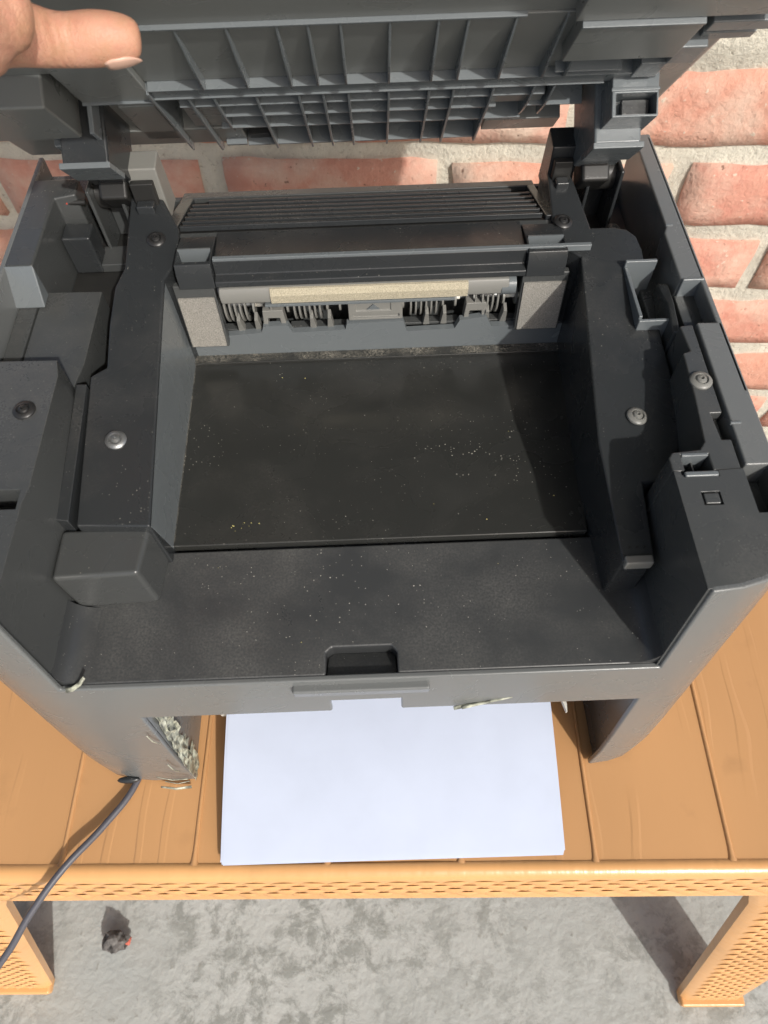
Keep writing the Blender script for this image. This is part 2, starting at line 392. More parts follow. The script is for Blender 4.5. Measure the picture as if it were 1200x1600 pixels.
def leg(cx, sx, foot_in, foot_y, back=False):
    """flat splayed plastic leg; sx = side"""
    q = MB(); 
    yt = TD+.0 if back else -.006; yf = TD+.06 if back else foot_y
    ti, to = (.236 if sx > 0 else -.262), (XR+.006 if sx > 0 else XL-.006)
    fi, fo = foot_in, foot_in+sx*.064
    th = .016; s = 1 if not back else -1
    zt, zb = TZ-.03, 0
    sec = []
    for t in (0, .06, .15, .3, .45, .6, .75, .9, .97, 1.):
        z = zt+(zb-zt)*t; y = yt+(yf-yt)*t
        e = max(0, 1-t/.15)**2*.02
        xi = ti+(fi-ti)*t - sx*e; xo = to+(fo-to)*t
        sec.append(((xi, y, z), (xo, y, z)))
    for a, b_ in sec:
        xi, y, z = a; xo = b_[0]; d = sx*.006
        for (x, yy) in ((xi, y+s*.004), (xi+d, y), (xo-d, y), (xo, y+s*.004), (xo, y+s*.011), (xo-d*.6, y+s*.011), (xo-d*.6, y+s*.009), (xi+d*.6, y+s*.009), (xi+d*.6, y+s*.011), (xi, y+s*.011)):
            q.v.append((x, yy, z))
    n = 10
    for i in range(len(sec)-1):
        for k in range(n):
            a, b_ = i*n+k, i*n+(k+1) % n; q.f.append((a, b_, b_+n, a+n))
    q.f.append(tuple(range(n))); q.f.append(tuple(range((len(sec)-1)*n, len(sec)*n))[::-1])
    lg = q.build('leg', M['rim'], tb, clean=True, smooth=True)
    if not back:
        wq = MB(); A = Vector((0, yt, zt)); B = Vector((0, yf, zb)); dd = (B-A); nrm = Vector((0, dd.z, -dd.y)).normalized(); nrm = nrm if nrm.y < 0 else -nrm
        rows = 46
        for r_ in range(3, rows-2):
            t = r_/rows; xi = ti+(fi-ti)*t; xo = to+(fo-to)*t
            lo, hi = min(xi, xo)+.008, max(xi, xo)-.008; k = 0; x = lo+(.0065 if r_ % 2 else 0)+.006
            while x < hi-.004:
                c = A+dd*t; c.x = x; reed(wq, c, Vector((1, 0, 0)), dd.normalized(), nrm, .0066, .0038, .0030); x += .013
        ww = wq.build('leg_weave', M['rim'], lg, smooth=True); tag(ww, kind='stuff')
        MB().box(min(fi, fo)-.002, max(fi, fo)+.002, yf-.0035, yf+.012, 0, .012).build('foot', M['rim'], lg, bevel=.003)
leg(0, 1, .300, -.108); leg(0, -1, -.382, -.094); leg(0, 1, .312, 0, True); leg(0, -1, -.35, 0, True)

# ================================================================== printer
PO = Vector((-.0155, .10, 0))
pr = empty('printer', PO)
tag(pr, 'dusty black multifunction printer with its scanner lid held open on the plastic table', 'printer')
def lean(x, y, z): return (x, y-.127*(.22-z)*max(0, min(1, (.05-y)/.03)), z)
zp = lambda x, y: .190+(y-.06)*.15          # slightly rising top of the inner plates
# ---- wrap-around front cover
path = [(-.185,.30),(-.185,.2),(-.185,.1),(-.185,.05),(-.1845,.036),(-.1825,.026),(-.1785,.0175),(-.172,.0105),(-.164,.0058),(-.154,.0030),(-.139,.0015),(-.112,.0015),(-.08,.0015),(-.0145,.0015),(.0205,.0015),(.08,.0015),(.1415,.0015),(.154,.0028),(.164,.0055),(.172,.0100),(.1785,.0170),(.1825,.0255),(.1845,.0355),(.185,.05),(.185,.1),(.185,.2),(.185,.30)]
zr = [.002, .03, .06, .09, .114, .127, .140, .1515, .165, .19, .22]
q = MB(); nz = len(zr)
for x, y in path:
    wgt = max(0, min(1, (.09-y)/.05))
    for z in zr:
        tuck = .006*max(0, (.05-z)/.05)**2                   # the skirt curves in a little at the foot
        q.v.append((x*(1-tuck*1.2), y-.127*(.22-z)*wgt+tuck*.4*wgt, z))
for i in range(len(path)-1):
    xm = (path[i][0]+path[i+1][0])/2
    for j in range(nz-1):
        zm = (zr[j]+zr[j+1])/2; front = path[i][1] < .02 and path[i+1][1] < .02
        if front and -.139 < xm < .1415 and zm > .1515: continue
        if front and -.112 < xm < .1415 and zm < .114: continue
        if front and -.0145 < xm < .0205 and zm < .127: continue
        a = i*nz+j; q.f.append((a, a+nz, a+nz+1, a+1))
o = q.build('front_cover', M['front'], pr)
so_ = o.modifiers.new('s', 'SOLIDIFY'); so_.thickness = .0032; so_.offset = -1; so_.use_even_offset = True
b = o.modifiers.new('bevel', 'BEVEL'); b.width = .0011; b.segments = 3; b.limit_method = 'ANGLE'; b.angle_limit = R(40); b.harden_normals = True
o.data.shade_smooth(); o.data.set_sharp_from_angle(angle=R(40))
fc = o
MB().box(-.031, .034, -.0114, -.006, .1395, .1470).build('latch_strip', M['front'], fc, bevel=.0012)
# leg inner walls / broken corner with peeling tape
leanw = lambda x, y, z: (x, y-(.127*(.22-z) if y < .03 else 0), z)
MB(leanw).box(-.1155, -.1125, .0050, .07, .001, .1135).build('slot_wall', M['front'], pr, bevel=.0006)  # lighter plastic than the right wall, standing in for reflected paper and sky light
MB(leanw).box(.1445, .1475, .0050, .07, .001, .1135).build('slot_wall', M['shell'], pr, bevel=.0006)
MB().box(-.181, -.116, .0, .07, .001, .02).build('foot_block', M['dark'], pr); MB().box(.148, .181, .0, .07, .001, .02).build('foot_block', M['dark'], pr)
# ---- base and inner bulk
MB().box(-.150, .150, .020, .285, .004, .014).build('base_plate', M['shell'], pr, bevel=.001)
MB().box(-.1795, .1795, .115, .296, .0145, .135).box(-.1795, -.116, .03, .115, .0205, .135).box(.148, .1795, .03, .115, .0205, .135).build('inner_chassis', M['dark'], pr)
MB().box(-.181, .181, .296, .3, .002, .19).build('rear_panel', M['shell'], pr, bevel=.001)
# ---- front output deck with finger recess
rec = MB().prism([(-.0148, -.008), (.0190, -.008), (.0190, .0060), (.0165, .0090), (-.0120, .0090), (-.0148, .0065)], .17, .1400)
MB().box(-.1385, .1400, -.0046, .0635, .131, .1512).build('output_deck', M['deck'], pr, bevel=.0012, cuts=[rec])
MB().prism([(-.0144, -.0044), (.0186, -.0044), (.0182, .0065), (.016, .0088), (-.0116, .0088), (-.0140, .0065)], lambda x, y: .1488-.55*(y+.0044), .1405).build('finger_recess', M['deck'], pr)
# fillets where the side walls meet the deck
for s, x in ((1, -.1385), (-1, .1400)):
    prf = [(x, .151), (x, .163)]+[(x+s*.012*(1-math.cos(R(a))), .1512+.012*(1-math.sin(R(a)))) for a in (15, 30, 45, 60, 75, 90)]
    MB().ext_y(prf, -.0042, .034 if s == 1 else .058).build('deck_fillet', M['deck'], pr, smooth=True)
# ---- tray floor (the sunken paper tray)
MB().prism([(-.0965, .0655), (.1205, .0655), (.1335, .2035), (-.1005, .2035)], lambda x, y: .1535-(y-.065)*.062, .135).build('output_tray', M['trayfloor'], pr, bevel=.0008)
MB().box(-.1, .13, .1965, .2035, .13, .1468).build('tray_rear_step', M['trayfloor'], pr, bevel=.0005)
def dust_mat():
    mt, nt, p = mat('settled_dust'); co = coord(nt)
    n1 = N(nt, 'ShaderNodeTexNoise', Scale=900., Detail=4., Roughness=.8); L(nt, co, n1.inputs[0])
    n2 = N(nt, 'ShaderNodeTexNoise', Scale=60., Detail=4.); L(nt, co, n2.inputs[0])
    p.inputs['Base Color'].default_value = (.34, .32, .27, 1); p.inputs['Roughness'].default_value = 1.
    L(nt, mth(nt, 'MULTIPLY', ramp(nt, n1.outputs[0], [(.42, 0.), (.62, 1.)]), ramp(nt, n2.outputs[0], [(.35, .05), (.7, .8)])), p.inputs['Alpha'])
    return mt
M['dust'] = dust_mat()
tz = lambda y: .1535-(y-.065)*.062
def dust(pts, parent):
    q = MB(); q.v = [tuple(p) for p in pts]; q.f = [(2*i, 2*i+2, 2*i+3, 2*i+1) for i in range(len(pts)//2-1)]; return q.build('dust_line', M['dust'], parent)
dust([v for y in (.068, .09, .12, .15, .18, .20) for v in ((-.0963-.0045*(y-.065)/.14+.0008, y, tz(y)+.0004), (-.0963-.0045*(y-.065)/.14+.0008+.0022, y, tz(y)+.0004))], pr)
dust([v for x in (-.099, -.06, -.02, .02, .06, .10, .128) for v in ((x, .1968, .1472), (x, .2030, .1472))], pr)
rt = random.Random(11); q = MB()                          # yellow crumbs and grit lying in the tray and on the deck
for k in range(24):
    if k < 11: x, y = rt.gauss(-.0600, .0035), rt.gauss(.0760, .0022)
    else: x, y = rt.uniform(-.13, .13), rt.uniform(-.002, .19)
    if y > .066 and not -.094 < x < .118: continue
    if .0 < y < .0625 and x < -.096: continue
    z = tz(y)+.0002 if y > .066 else .1513
    if .061 < y < .067 or (y < .010 and -.016 < x < .02): continue
    r_ = rt.uniform(.00020, .00048)
    q.add([(x-r_, y, z), (x+r_, y-r_*.6, z), (x+r_*.3, y+r_, z), (x, y, z+r_*1.2)], [(0, 2, 1), (0, 1, 3), (1, 2, 3), (2, 0, 3)])
cr = q.build('crumbs', simple('yellow_crumbs', (.62, .56, .22), .8)); cr.location = PO
tag(cr, 'tiny yellow crumbs scattered over the black output tray', 'crumbs', kind='stuff')
# ---- left front block
MB().prism([(-.1378, .0345), (-.098, .036), (-.0955, .0605), (-.1378, .0605)], .1845, .1505).build('left_block', M['shell'], pr, bevel=.0024, seg=3)
# ---- left side deck
ldeck = [(-.1848,.135),(-.1848,.05),(-.1843,.036),(-.1823,.0262),(-.1783,.0178),(-.1718,.0108),(-.1638,.0061),(-.1538,.0033),(-.1385,.0019),(-.1385,.0545),(-.137,.062),(-.1375,.125),(-.1400,.135)]
ins = [(x*.992, y+.0010) for x, y in ldeck[:9]]+[(-.1385, .0030)]+ldeck[9:]
o = MB(lean).prism(ins, .2197, .150).build('left_deck', M['shell'], pr, bevel=.0009, cuts=[MB().box(-.166, -.1405, .0515, .0613, .205, .25)])
LD = o
MB().box(-.1655, -.141, .0520, .0608, .2045, .2063).build('deck_pocket', M['dark'], LD)
MB().prism([(-.1374, .0615), (-.1315, .0605), (-.1320, .134), (-.1374, .134)], lambda x, y: zp(x, y)+.002, .15).build('left_ledge', M['plate'], pr, bevel=.0006)
# left low shelf behind the deck, with its seam
MB().prism([(-.1810, .1345), (-.1712, .1345), (-.1712, .2035), (-.1810, .2035)], .2005, .15).build('side_shelf', M['shell'], pr, bevel=.0005)
MB().prism([(-.1704, .1345), (-.1405, .1345), (-.1380, .152), (-.1380, .2050), (-.1704, .2050)], lambda x, y: .2-.05*max(0, x+.155), .15).build('side_shelf', M['shell'], pr, bevel=.0005)
# left outer rail
railL = [(-.1848, .2035), (-.1675, .2035), (-.1675, .2600), (-.1560, .2630), (-.1565, .2780), (-.1848, .2780)]
MB().prism(railL, .2197, .17).build('outer_rail', M['shell'], pr, bevel=.0012)
MB().prism([(-.1848,.2790),(-.1600,.2790),(-.1560,.2850),(-.1570,.2995),(-.1848,.2995)], .2080, .17).build('rail_end', M['shell'], pr, bevel=.0012)
# front-facing light block on the rail
MB().add([(-.1845,.2030,.2205),(-.1668,.2030,.2205),(-.1660,.1915,.2010),(-.1845,.1915,.2010),(-.1845,.2030,.2000),(-.1668,.2030,.2000)], [(0,3,2,1),(1,2,5),(0,4,3),(2,3,4,5),(0,1,5,4)]).build('rail_wedge', M['rib'], pr, clean=True, bevel=.0008)
# ---- left valley
MB().box(-.1672, -.1290, .2055, .296, .13, .1800).box(-.1370, -.1290, .135, .2055, .13, .1700).build('left_channel', M['dark'], pr, bevel=.0005)
MB().box(-.1665, -.1495, .2420, .2560, .1805, .2060).build('channel_step', M['plate'], pr, bevel=.0015)
# ---- left inner plate
pl = [(-.0938,.0575),(-.1285,.0590),(-.1318,.1400),(-.1240,.1450),(-.1256,.1710),(-.1254,.1950),(-.1215,.2080),(-.1230,.2550),(-.1225,.2620),(-.1040,.2560),(-.0935,.2340),(-.0925,.2120),(-.0990,.1990)]
LP = MB().prism(pl, zp, .137).build('left_inner_plate', M['plate'], pr, bevel=.0012)
# sloped tray side wall on the left
MB().add([(-.0937,.0585,.1885),(-.0988,.1985,.2090),(-.0985,.2030,.1450),(-.0940,.0650,.1525),(-.0990,.0585,.1525),(-.1030,.2030,.1450)], [(0,1,2,3),(0,3,4),(1,5,2),(3,2,5,4)]).build('tray_side_wall', M['rib'], pr)
# ---- right inner plate with tongue
prr = [(.1225,.0320),(.1372,.0320),(.1385,.0700),(.1440,.0700),(.1575,.0830),(.1640,.1060),(.1626,.1390),(.1618,.1840),(.1622,.2070),(.1606,.2165),(.1560,.2215),(.1490,.2235),(.1365,.2235),(.1320,.2560),(.1270,.2820),(.1180,.2820),(.1160,.2320),(.1190,.2120),(.1280,.2040),(.1205,.0920),(.1215,.0660)]
pk = MB().box(.1510, .1700, .1560, .1945, .190, .25)
RP = MB().prism(prr, zp, .137).build('right_inner_plate', M['plate'], pr, bevel=.0012, cuts=[pk])
MB().box(.1495, .1665, .1935, .1955, .19, .2155).box(.1495, .1665, .1550, .1568, .19, .2105).box(.1495, .1515, .1568, .1935, .19, .2120).build('pocket_rim', M['rib'], RP, bevel=.0005)
MB().box(.1235, .1362, .0300, .0345, .181, .1875).build('tongue_tip', M['mech'], RP, bevel=.001)
for x in (.1265, .1300, .1335): MB().cyl((x, .0385, .1855), 'z', .0006, .0018, 8).build('tongue_pin', M['dark'], RP)
# ---- right deck
rdeck = [(.1848,.0575),(.1848,.05),(.1843,.036),(.1823,.0262),(.1783,.0178),(.1718,.0108),(.1638,.0061),(.1538,.0033),(.1400,.0019),(.1400,.0575),(.1430,.0575),(.1430,.0560),(.1440,.0545),(.1590,.0545),(.1590,.0575)]
insr = [(x*.992, y+.0010) for x, y in rdeck[:8]]+[(.1400, .0030)]+rdeck[9:]
sm_ = MB().box(.1488, .1568, .0405, .0470, .2165, .25); smi = None
RD = MB(lean).prism(insr, .2197, .150).build('right_deck', M['shell'], pr, bevel=.0009, cuts=[sm_, MB().box(.1700, .1815, .0360, .06, .2070, .25)])
MB().box(.1496, .1561, .0412, .0463, .2150, .2198).build('deck_button', M['shell'], RD, bevel=.0006)
# square socket with cross ribs
sq = MB().box(.1455, .1575, .0570, .0665, .2050, .25); slot = MB().prism([(.1646,.0886),(.1700,.0886),(.1700,.0740),(.1655,.0740)], .25, .213)
rail = [(.1400,.0580),(.1400,.0650),(.1420,.0680),(.1545,.0690),(.1575,.0730),(.1600,.1000),(.1612,.1250),(.1650,.1262),(.1640,.1425),(.1706,.1432),(.1696,.0580)]
RL = MB().prism(rail, .2190, .150).build('inner_rail', M['shell'], pr, bevel=.0008, cuts=[sq, slot])
MB().box(.1512, .1518, .0572, .0663, .2055, .2140).box(.1457, .1573, .0600, .0606, .2055, .2120).build('socket_rib', M['shell'], RL)
MB().box(.1442, .1588, .0545, .0572, .2130, .2204).build('socket_lip', M['rib'], RL, bevel=.0008)
MB().box(.1457, .1573, .0655, .0672, .2070, .2193).build('socket_back', M['rib'], RL, bevel=.0004)
MB().prism([(.1713,.0595),(.1848,.0595),(.1848,.1432),(.1722,.1436)], .2200, .150).build('outer_strip', M['front'], pr, bevel=.0010)
MB().box(.1709, .1758, .0812, .0824, .2190, .2206).build('strip_mark', M['rib'], pr, bevel=.0003)
MB().box(.1716, .1848, .1440, .1730, .150, .2100).build('lowered_strip', M['shell'], pr, bevel=.0006)
MB().prism([(.1718,.1735),(.1848,.1735),(.1848,.2950),(.1830,.3000),(.1750,.3000),(.1742,.2150),(.1722,.2100)], .2200, .150).build('outer_rail', M['front'], pr, bevel=.0012)
MB().box(.1726, .1840, .1722, .1738, .2080, .2210).build('rail_face', M['rib'], pr, bevel=.0008)
MB().box(.1744, .1780, .2155, .2163, .2190, .2206).build('rail_mark', M['rib'], pr)
# right channel: floor, step and curved lever
MB().prism([(.1370,.2240),(.1742,.2240),(.1742,.2960),(.1300,.2960)], .1810, .13).build('right_channel', M['dark'], pr)
MB().prism([(.1440,.0700),(.1600,.0700),(.1650,.1430),(.1715,.1735),(.1742,.2240),(.1600,.2240)], .1750, .13).build('right_channel', M['dark'], pr)
MB().prism([(.1625,.1420),(.1710,.1440),(.1738,.2120),(.1700,.2200),(.1668,.2200),(.1660,.2080),(.1630,.2080)], .1960, .15).build('channel_step', M['shell'], pr, bevel=.001)
MB().add([(.1640,.1450,.196),(.1665,.1440,.196),(.1700,.1830,.196),(.1685,.1900,.196),(.1640,.1450,.212),(.1665,.1440,.214),(.1698,.1800,.2115),(.1682,.1880,.205),(.1655,.1650,.2135),(.1680,.1640,.2145),(.1655,.1650,.196),(.1680,.1640,.196)],
  [(0,10,11,1),(10,3,2,11),(4,5,9,8),(8,9,6,7),(0,1,5,4),(3,7,6,2),(0,4,8,10),(10,8,7,3),(1,11,9,5),(11,2,6,9)]).build('lever', M['shell'], pr, clean=True, bevel=.0006)
# ---- rear beam, lip and hook pockets
bp_ = [(.2330,.2135),(.2085,.2150),(.2065,.2165),(.2050,.2165),(.2046,.2080),(.1995,.2070),(.1990,.2035),(.2330,.2000)]
BM = MB().ext_x(bp_, -.0725, .0985).build('rear_beam', M['plate'], pr, bevel=.0008)
MB().box(-.0720, .1330, .2052, .2078, .2140, .2178).build('beam_lip', M['rib'], BM, bevel=.0004)
for x0, x1 in ((-.0925, -.0727), (.0987, .1200)):
    o = MB().ext_x([(.2290,.2140),(.2150,.2172),(.2022,.2172),(.2002,.2120),(.1997,.2055),(.1992,.2030),(.2290,.1990)], x0, x1).build('hook_pocket', M['plate'], BM, bevel=.0007, cuts=[MB().box(x0+.0012, x1-.001, .2048, .2135, .2070, .25)])
    MB().ext_x([(.2146,.2180),(.2133,.2184),(.2133,.2090),(.2146,.2090)], x0+.001, x1-.001).build('pocket_edge', M['rib'], o)
MB().box(-.1000, .1180, .2290, .2340, .14, .2125).build('beam_back', M['shell'], BM)
# ---- vent at the back
V0, V1 = (.2340, .2120), (.2985, .1890)
vz = lambda y: V0[1]+(y-V0[0])*(V1[1]-V0[1])/(V1[0]-V0[0])
VP = MB().ext_x([V0, V1, (.2985, .13), (.2340, .13)], -.1040, .1185).build('vent_panel', M['dark'], pr, bevel=.001)
for k in range(7):
    y = .2375+k*.0074; x0, x1 = (-.0945, .1120) if k < 6 else (-.0860, .1020)
    MB().ext_x([(y, vz(y)+.0002), (y+.0006, vz(y)+.0032), (y+.0022, vz(y)+.0030), (y+.0040, vz(y)-.0006)], x0, x1).build('vent_slat', M['plate'], VP, bevel=.0004)
MB().prism([(-.1040,.2345),(-.0955,.2345),(-.0965,.2930),(-.1040,.2980)], lambda x, y: vz(y)+.0035, .15).build('vent_end', M['plate'], VP, bevel=.0008); MB().prism([(.1130,.2345),(.1180,.2345),(.1180,.2980),(.1130,.2930)], lambda x, y: vz(y)+.0035, .15).build('vent_end', M['plate'], VP, bevel=.0008)
MB().ext_x([(.2900, vz(.29)+.0035), (.2985, vz(.2985)+.0045), (.2985, .18), (.2900, .18)], -.1040, .1180).build('vent_border', M['shell'], VP, bevel=.0008)
# ---- towers and hinges
def tower(x0, x1, y0, y1, zt, sgn):
    t = MB().ext_x([(y0, .205), (y0-.001, zt-.002), (y1, zt), (y1+.006, .205)], x0, x1).build('hinge_tower', M['mech'] if sgn < 0 else M['plate'], pr, bevel=.0010)
    MB().box(x0+.0015, x1-.003, y0-.0055, y0-.0012, .208, zt-.008).build('tower_catch', M['dark'], t, bevel=.0008)
    MB().box(x0+.003, x1-.0045, y0-.012, y0-.0058, .2135, .2225).build('catch_button', M['plate'], t, bevel=.001)
tower(-.1205, -.1030, .2570, .2700, .2400, -1); tower(.1175, .1325, .2640, .2790, .2390, 1)
for s, x0 in ((-1, -.1480), (1, .1400)):
    h = MB().box(x0, x0+.0022, .258, .292, .180, .224).box(x0+.0180, x0+.0202, .258, .292, .180, .224).box(x0+.0022, x0+.018, .278, .290, .180, .2000).box(x0-.003, x0+.022, .2430, .2600, .1802, .1860).build('hinge_bracket', M['shell'] if s < 0 else M['plate'], pr, bevel=.0008)
    MB().cyl((x0+.0024, .272, .214), 'x', .0085, .0154, 20).build('hinge_barrel', M['dark'], h, smooth=True)
MB().cyl((-.1660, .2630, .2150), 'x', .0018, .004, 10).build('red_wire', M['red'], pr, smooth=True)
MB().cyl((-.1620, .2630, .2145), 'x', .0015, .010, 10).build('wire_sleeve', M['dark'], pr, smooth=True)
# ---- screws
def screw(x, y, z, parent, mt, tilt=0., r=.0052):
    q = MB(); n = 24; rings = [(1., 0), (1., .0009), (.86, .0017), (.62, .0020), (.56, .0012), (.50, .0012), (.40, .0022), (.18, .0026), (.14, .0014)]
    for rad, zz in rings:
        for k in range(n): a = 2*math.pi*k/n; q.v.append((rad*r*math.cos(a), rad*r*math.sin(a), zz))
    for i in range(len(rings)-1):
        for k in range(n): q.f.append((i*n+k, i*n+(k+1) % n, (i+1)*n+(k+1) % n, (i+1)*n+k))
    q.f.append(tuple(range((len(rings)-1)*n, len(rings)*n)))
    q.v += []; o = q.build('screw', mt, parent, smooth=True); o.location = (x, y, z-.0002); o.rotation_euler = (tilt, 0, random.uniform(0, 3)); return o
TL = math.atan(.15)
screw(-.1055, .2265, zp(0, .2265), LP, M['darksteel'], TL); screw(-.1145, .1030, zp(0, .103), LP, M['steel'], TL)
screw(.1215, .2280, zp(0, .228), RP, M['darksteel'], TL); screw(.1414, .1050, zp(0, .105), RP, M['mech'] , TL)
screw(-.1487, .1045, .2197, LD, M['darksteel']); screw(.1650, .1073, .2190, RL, M['mech'])
screw(-.1540, .2560, .1800, pr, M['dark'], r=.0045).location.z = .1805
screw(.1654, .2640, .1810, pr, M['mech'], r=.0045)
# ---- exit slot mechanics behind the tray's rear wall
def rearwall():
    top = [(-.1035,.1600),(-.0780,.1600),(-.0780,.1625),(-.0540,.1645),(-.0525,.1693),(-.0376,.1695),(-.0354,.1635),(-.0035,.1643),(-.0024,.1690),(.0314,.1696),(.0336,.1610),(.0627,.1618),(.0653,.1684),(.0811,.1705),(.0850,.1625),(.1340,.1625)]
    prf = [(-.1035,.139)]+top+[(.1340,.139)]
    q = MB(); n = len(prf)
    q.add([(p[0], .2035, p[1]) for p in prf]+[(p[0], .2075, p[1]) for p in prf], [tuple(range(n)), tuple(range(n, 2*n))[::-1]]+[(i, n+i, n+(i+1) % n, (i+1) % n) for i in range(n)])
    return q
MB.build(rearwall(), 'tray_rear_wall', M['rib'], pr, clean=True)
MB().box(-.101, .132, .2335, .2345, .13, .2).box(-.103, .134, .2080, .2335, .1355, .1400).build('slot_back', M['dark'], pr)
def pad(x0, x1, zt, zb, mt):
    p_ = MB().add([(x0-.0012,.2020,.2030),(x1+.0012,.2020,.2030),(x1+.0012,.1985,zb),(x0-.0012,.1985,zb),(x0-.0012,.2060,.2030),(x1+.0012,.2060,.2030),(x1+.0012,.2060,zb),(x0-.0012,.2060,zb)],
        [(0,3,2,1),(4,5,6,7),(0,1,5,4),(1,2,6,5),(2,3,7,6),(3,0,4,7)]).build('pad_bracket', M['shell'], pr, clean=True, bevel=.0006)
    y = lambda z: .2020-(.2030-z)/(.2030-zb)*.0035
    a, b_ = zt-.0012, zb+.0015
    MB().add([(x0,y(a)-.0010,a),(x1,y(a)-.0010,a),(x1,y(b_)-.0010,b_),(x0,y(b_)-.0010,b_),(x0,y(a)+.0002,a),(x1,y(a)+.0002,a),(x1,y(b_)+.0002,b_),(x0,y(b_)+.0002,b_)],
        [(0,3,2,1),(4,5,6,7),(0,1,5,4),(1,2,6,5),(2,3,7,6),(3,0,4,7)]).build('felt_pad', mt, p_, clean=True)
pad(-.0960, -.0755, .1965, .1590, M['felt']); pad(.0990, .1225, .1985, .1635, M['felt'])
MB().cyl((-.1040, .2120, .1930), 'x', .0035, .0060, 16).build('white_bushing', M['white'], pr, smooth=True)
rc = MB().ext_x([(.1985,.2030),(.1965,.1995),(.1970,.1935),(.2030,.1915),(.2100,.1930),(.2100,.2030)], -.0715, .0900).build('roller_cover', M['mech'], pr, bevel=.0010)
MB().add([(-.0430,.1974,.2028),(.0670,.1974,.2028),(.0670,.1956,.1992),(.0670,.1961,.1938),(-.0430,.1961,.1938),(-.0430,.1956,.1992),(-.0430,.1990,.2028),(.0670,.1990,.2028),(.0670,.1990,.1938),(-.0430,.1990,.1938)],
   [(0,5,2,1),(5,4,3,2),(0,1,7,6),(4,9,8,3),(6,7,8,9),(0,6,9,4,5),(1,2,3,8,7)]).build('felt_strip', M['feltbeige'], rc, clean=True)
MB().ext_x([(.1950,.1938),(.1950,.1920),(.2030,.1908),(.2030,.1925)], -.0470, .0600).build('cover_edge', M['rib'], rc, bevel=.0003)
MB().cyl((.0860, .2020, .1965), 'x', .0058, .0080, 20).build('roller_end', M['rib'], rc, smooth=True)
MB().cyl((-.0730, .2070, .1960), 'x', .0062, .0130, 20).build('roller_end', M['plate'], rc, smooth=True)
shaft = MB().cyl((-.0720, .2160, .1760), 'x', .0016, .1640, 12).build('shaft', M['steel'], pr, smooth=True)
def arc_fin(q, x, t, y, z, r, a0, a1, wd):
    n = 9; vs = []
    for k in range(n):
        a = R(a0+(a1-a0)*k/(n-1))
        for rad in (r, r-wd):
            for xx in (x, x+t): vs.append((xx, y-rad*math.cos(a), z+rad*math.sin(a)))
    fs = []
    for k in range(n-1):
        i = k*4; fs += [(i, i+1, i+5, i+4), (i+2, i+6, i+7, i+3), (i, i+4, i+6, i+2), (i+1, i+3, i+7, i+5)]
    fs += [(0, 2, 3, 1), (n*4-4, n*4-3, n*4-1, n*4-2)]
    q.add(vs, fs)
for gi, (gx, cnt, stp) in enumerate(((-.0735, 5, .0030), (-.0330, 6, .0030), (.0355, 6, .0030), (.0775, 4, .0030))):
    g = MB().box(gx-.004, gx+cnt*stp+.012, .2085, .2140, .1610, .1630).box(gx-.002, gx+cnt*stp+.003, .2200, .2330, .1720, .1860).build('roller_carrier', M['shell'], pr, bevel=.0004)
    for k in range(cnt):
        q = MB(); arc_fin(q, gx+k*stp, .0010, .2215, .1790, .0160, -70, 50, .0030); q.build('guide_fin', M['mech'], g, smooth=True)
    for dx in (-.0045, cnt*stp+.001, cnt*stp+.0085):
        MB().cyl((gx+dx, .2140, .1770), 'x', .0052, .0012, 18).build('roller_disc', M['mech'], g, smooth=True)
    MB().cyl((gx+cnt*stp+.002, .2140, .1770), 'x', .0014, .0100, 10).build('roller_axle', M['white'], g, smooth=True)
    for dx in (cnt*stp+.0005, cnt*stp-.010):
        MB().add([(gx+dx,.2070,.1625),(gx+dx+.004,.2070,.1625),(gx+dx+.003,.2040,.1740),(gx+dx+.001,.2040,.1740),(gx+dx,.2120,.1625),(gx+dx+.004,.2120,.1625),(gx+dx+.003,.2090,.1760),(gx+dx+.001,.2090,.1760)],
          [(0,1,2,3),(7,6,5,4),(0,4,5,1),(1,5,6,2),(2,6,7,3),(3,7,4,0)]).build('roller_hook', M['mech'], g, bevel=.0003)
for x0 in (-.0525, .0675):
    MB().ext_y([(x0, .1660), (x0+.001, .1795), (x0+.013, .1795), (x0+.014, .1660), (x0+.011, .1660), (x0+.0105, .1735), (x0+.0035, .1735), (x0+.003, .1660)], .2055, .2120).build('guide_bridge', M['mech'], pr, clean=True, bevel=.0005)
    MB().box(x0+.006, x0+.0068, .206, .2075, .1795, .1890).build('guide_pin', M['mech'], pr)
cb = MB().box(-.0010, .0310, .2050, .2140, .1700, .1840).build('centre_block', M['mech'], pr, bevel=.0008, cuts=[MB().box(.0035, .0240, .20, .2058, .1770, .1825), MB().box(.0015, .0290, .20, .2062, .1715, .1740)])
MB().add([(.0100,.2050,.1780),(.0175,.2050,.1780),(.01375,.2050,.1818),(.0100,.2058,.1780),(.0175,.2058,.1780),(.01375,.2058,.1818)], [(0,1,2),(5,4,3),(0,3,4,1),(1,4,5,2),(2,5,3,0)]).build('arrow_mark', M['rib'], cb)
for x in (.001, .0105, .0195, .029): MB().box(x, x+.0007, .206, .209, .184, .1895).build('block_rib', M['mech'], cb)

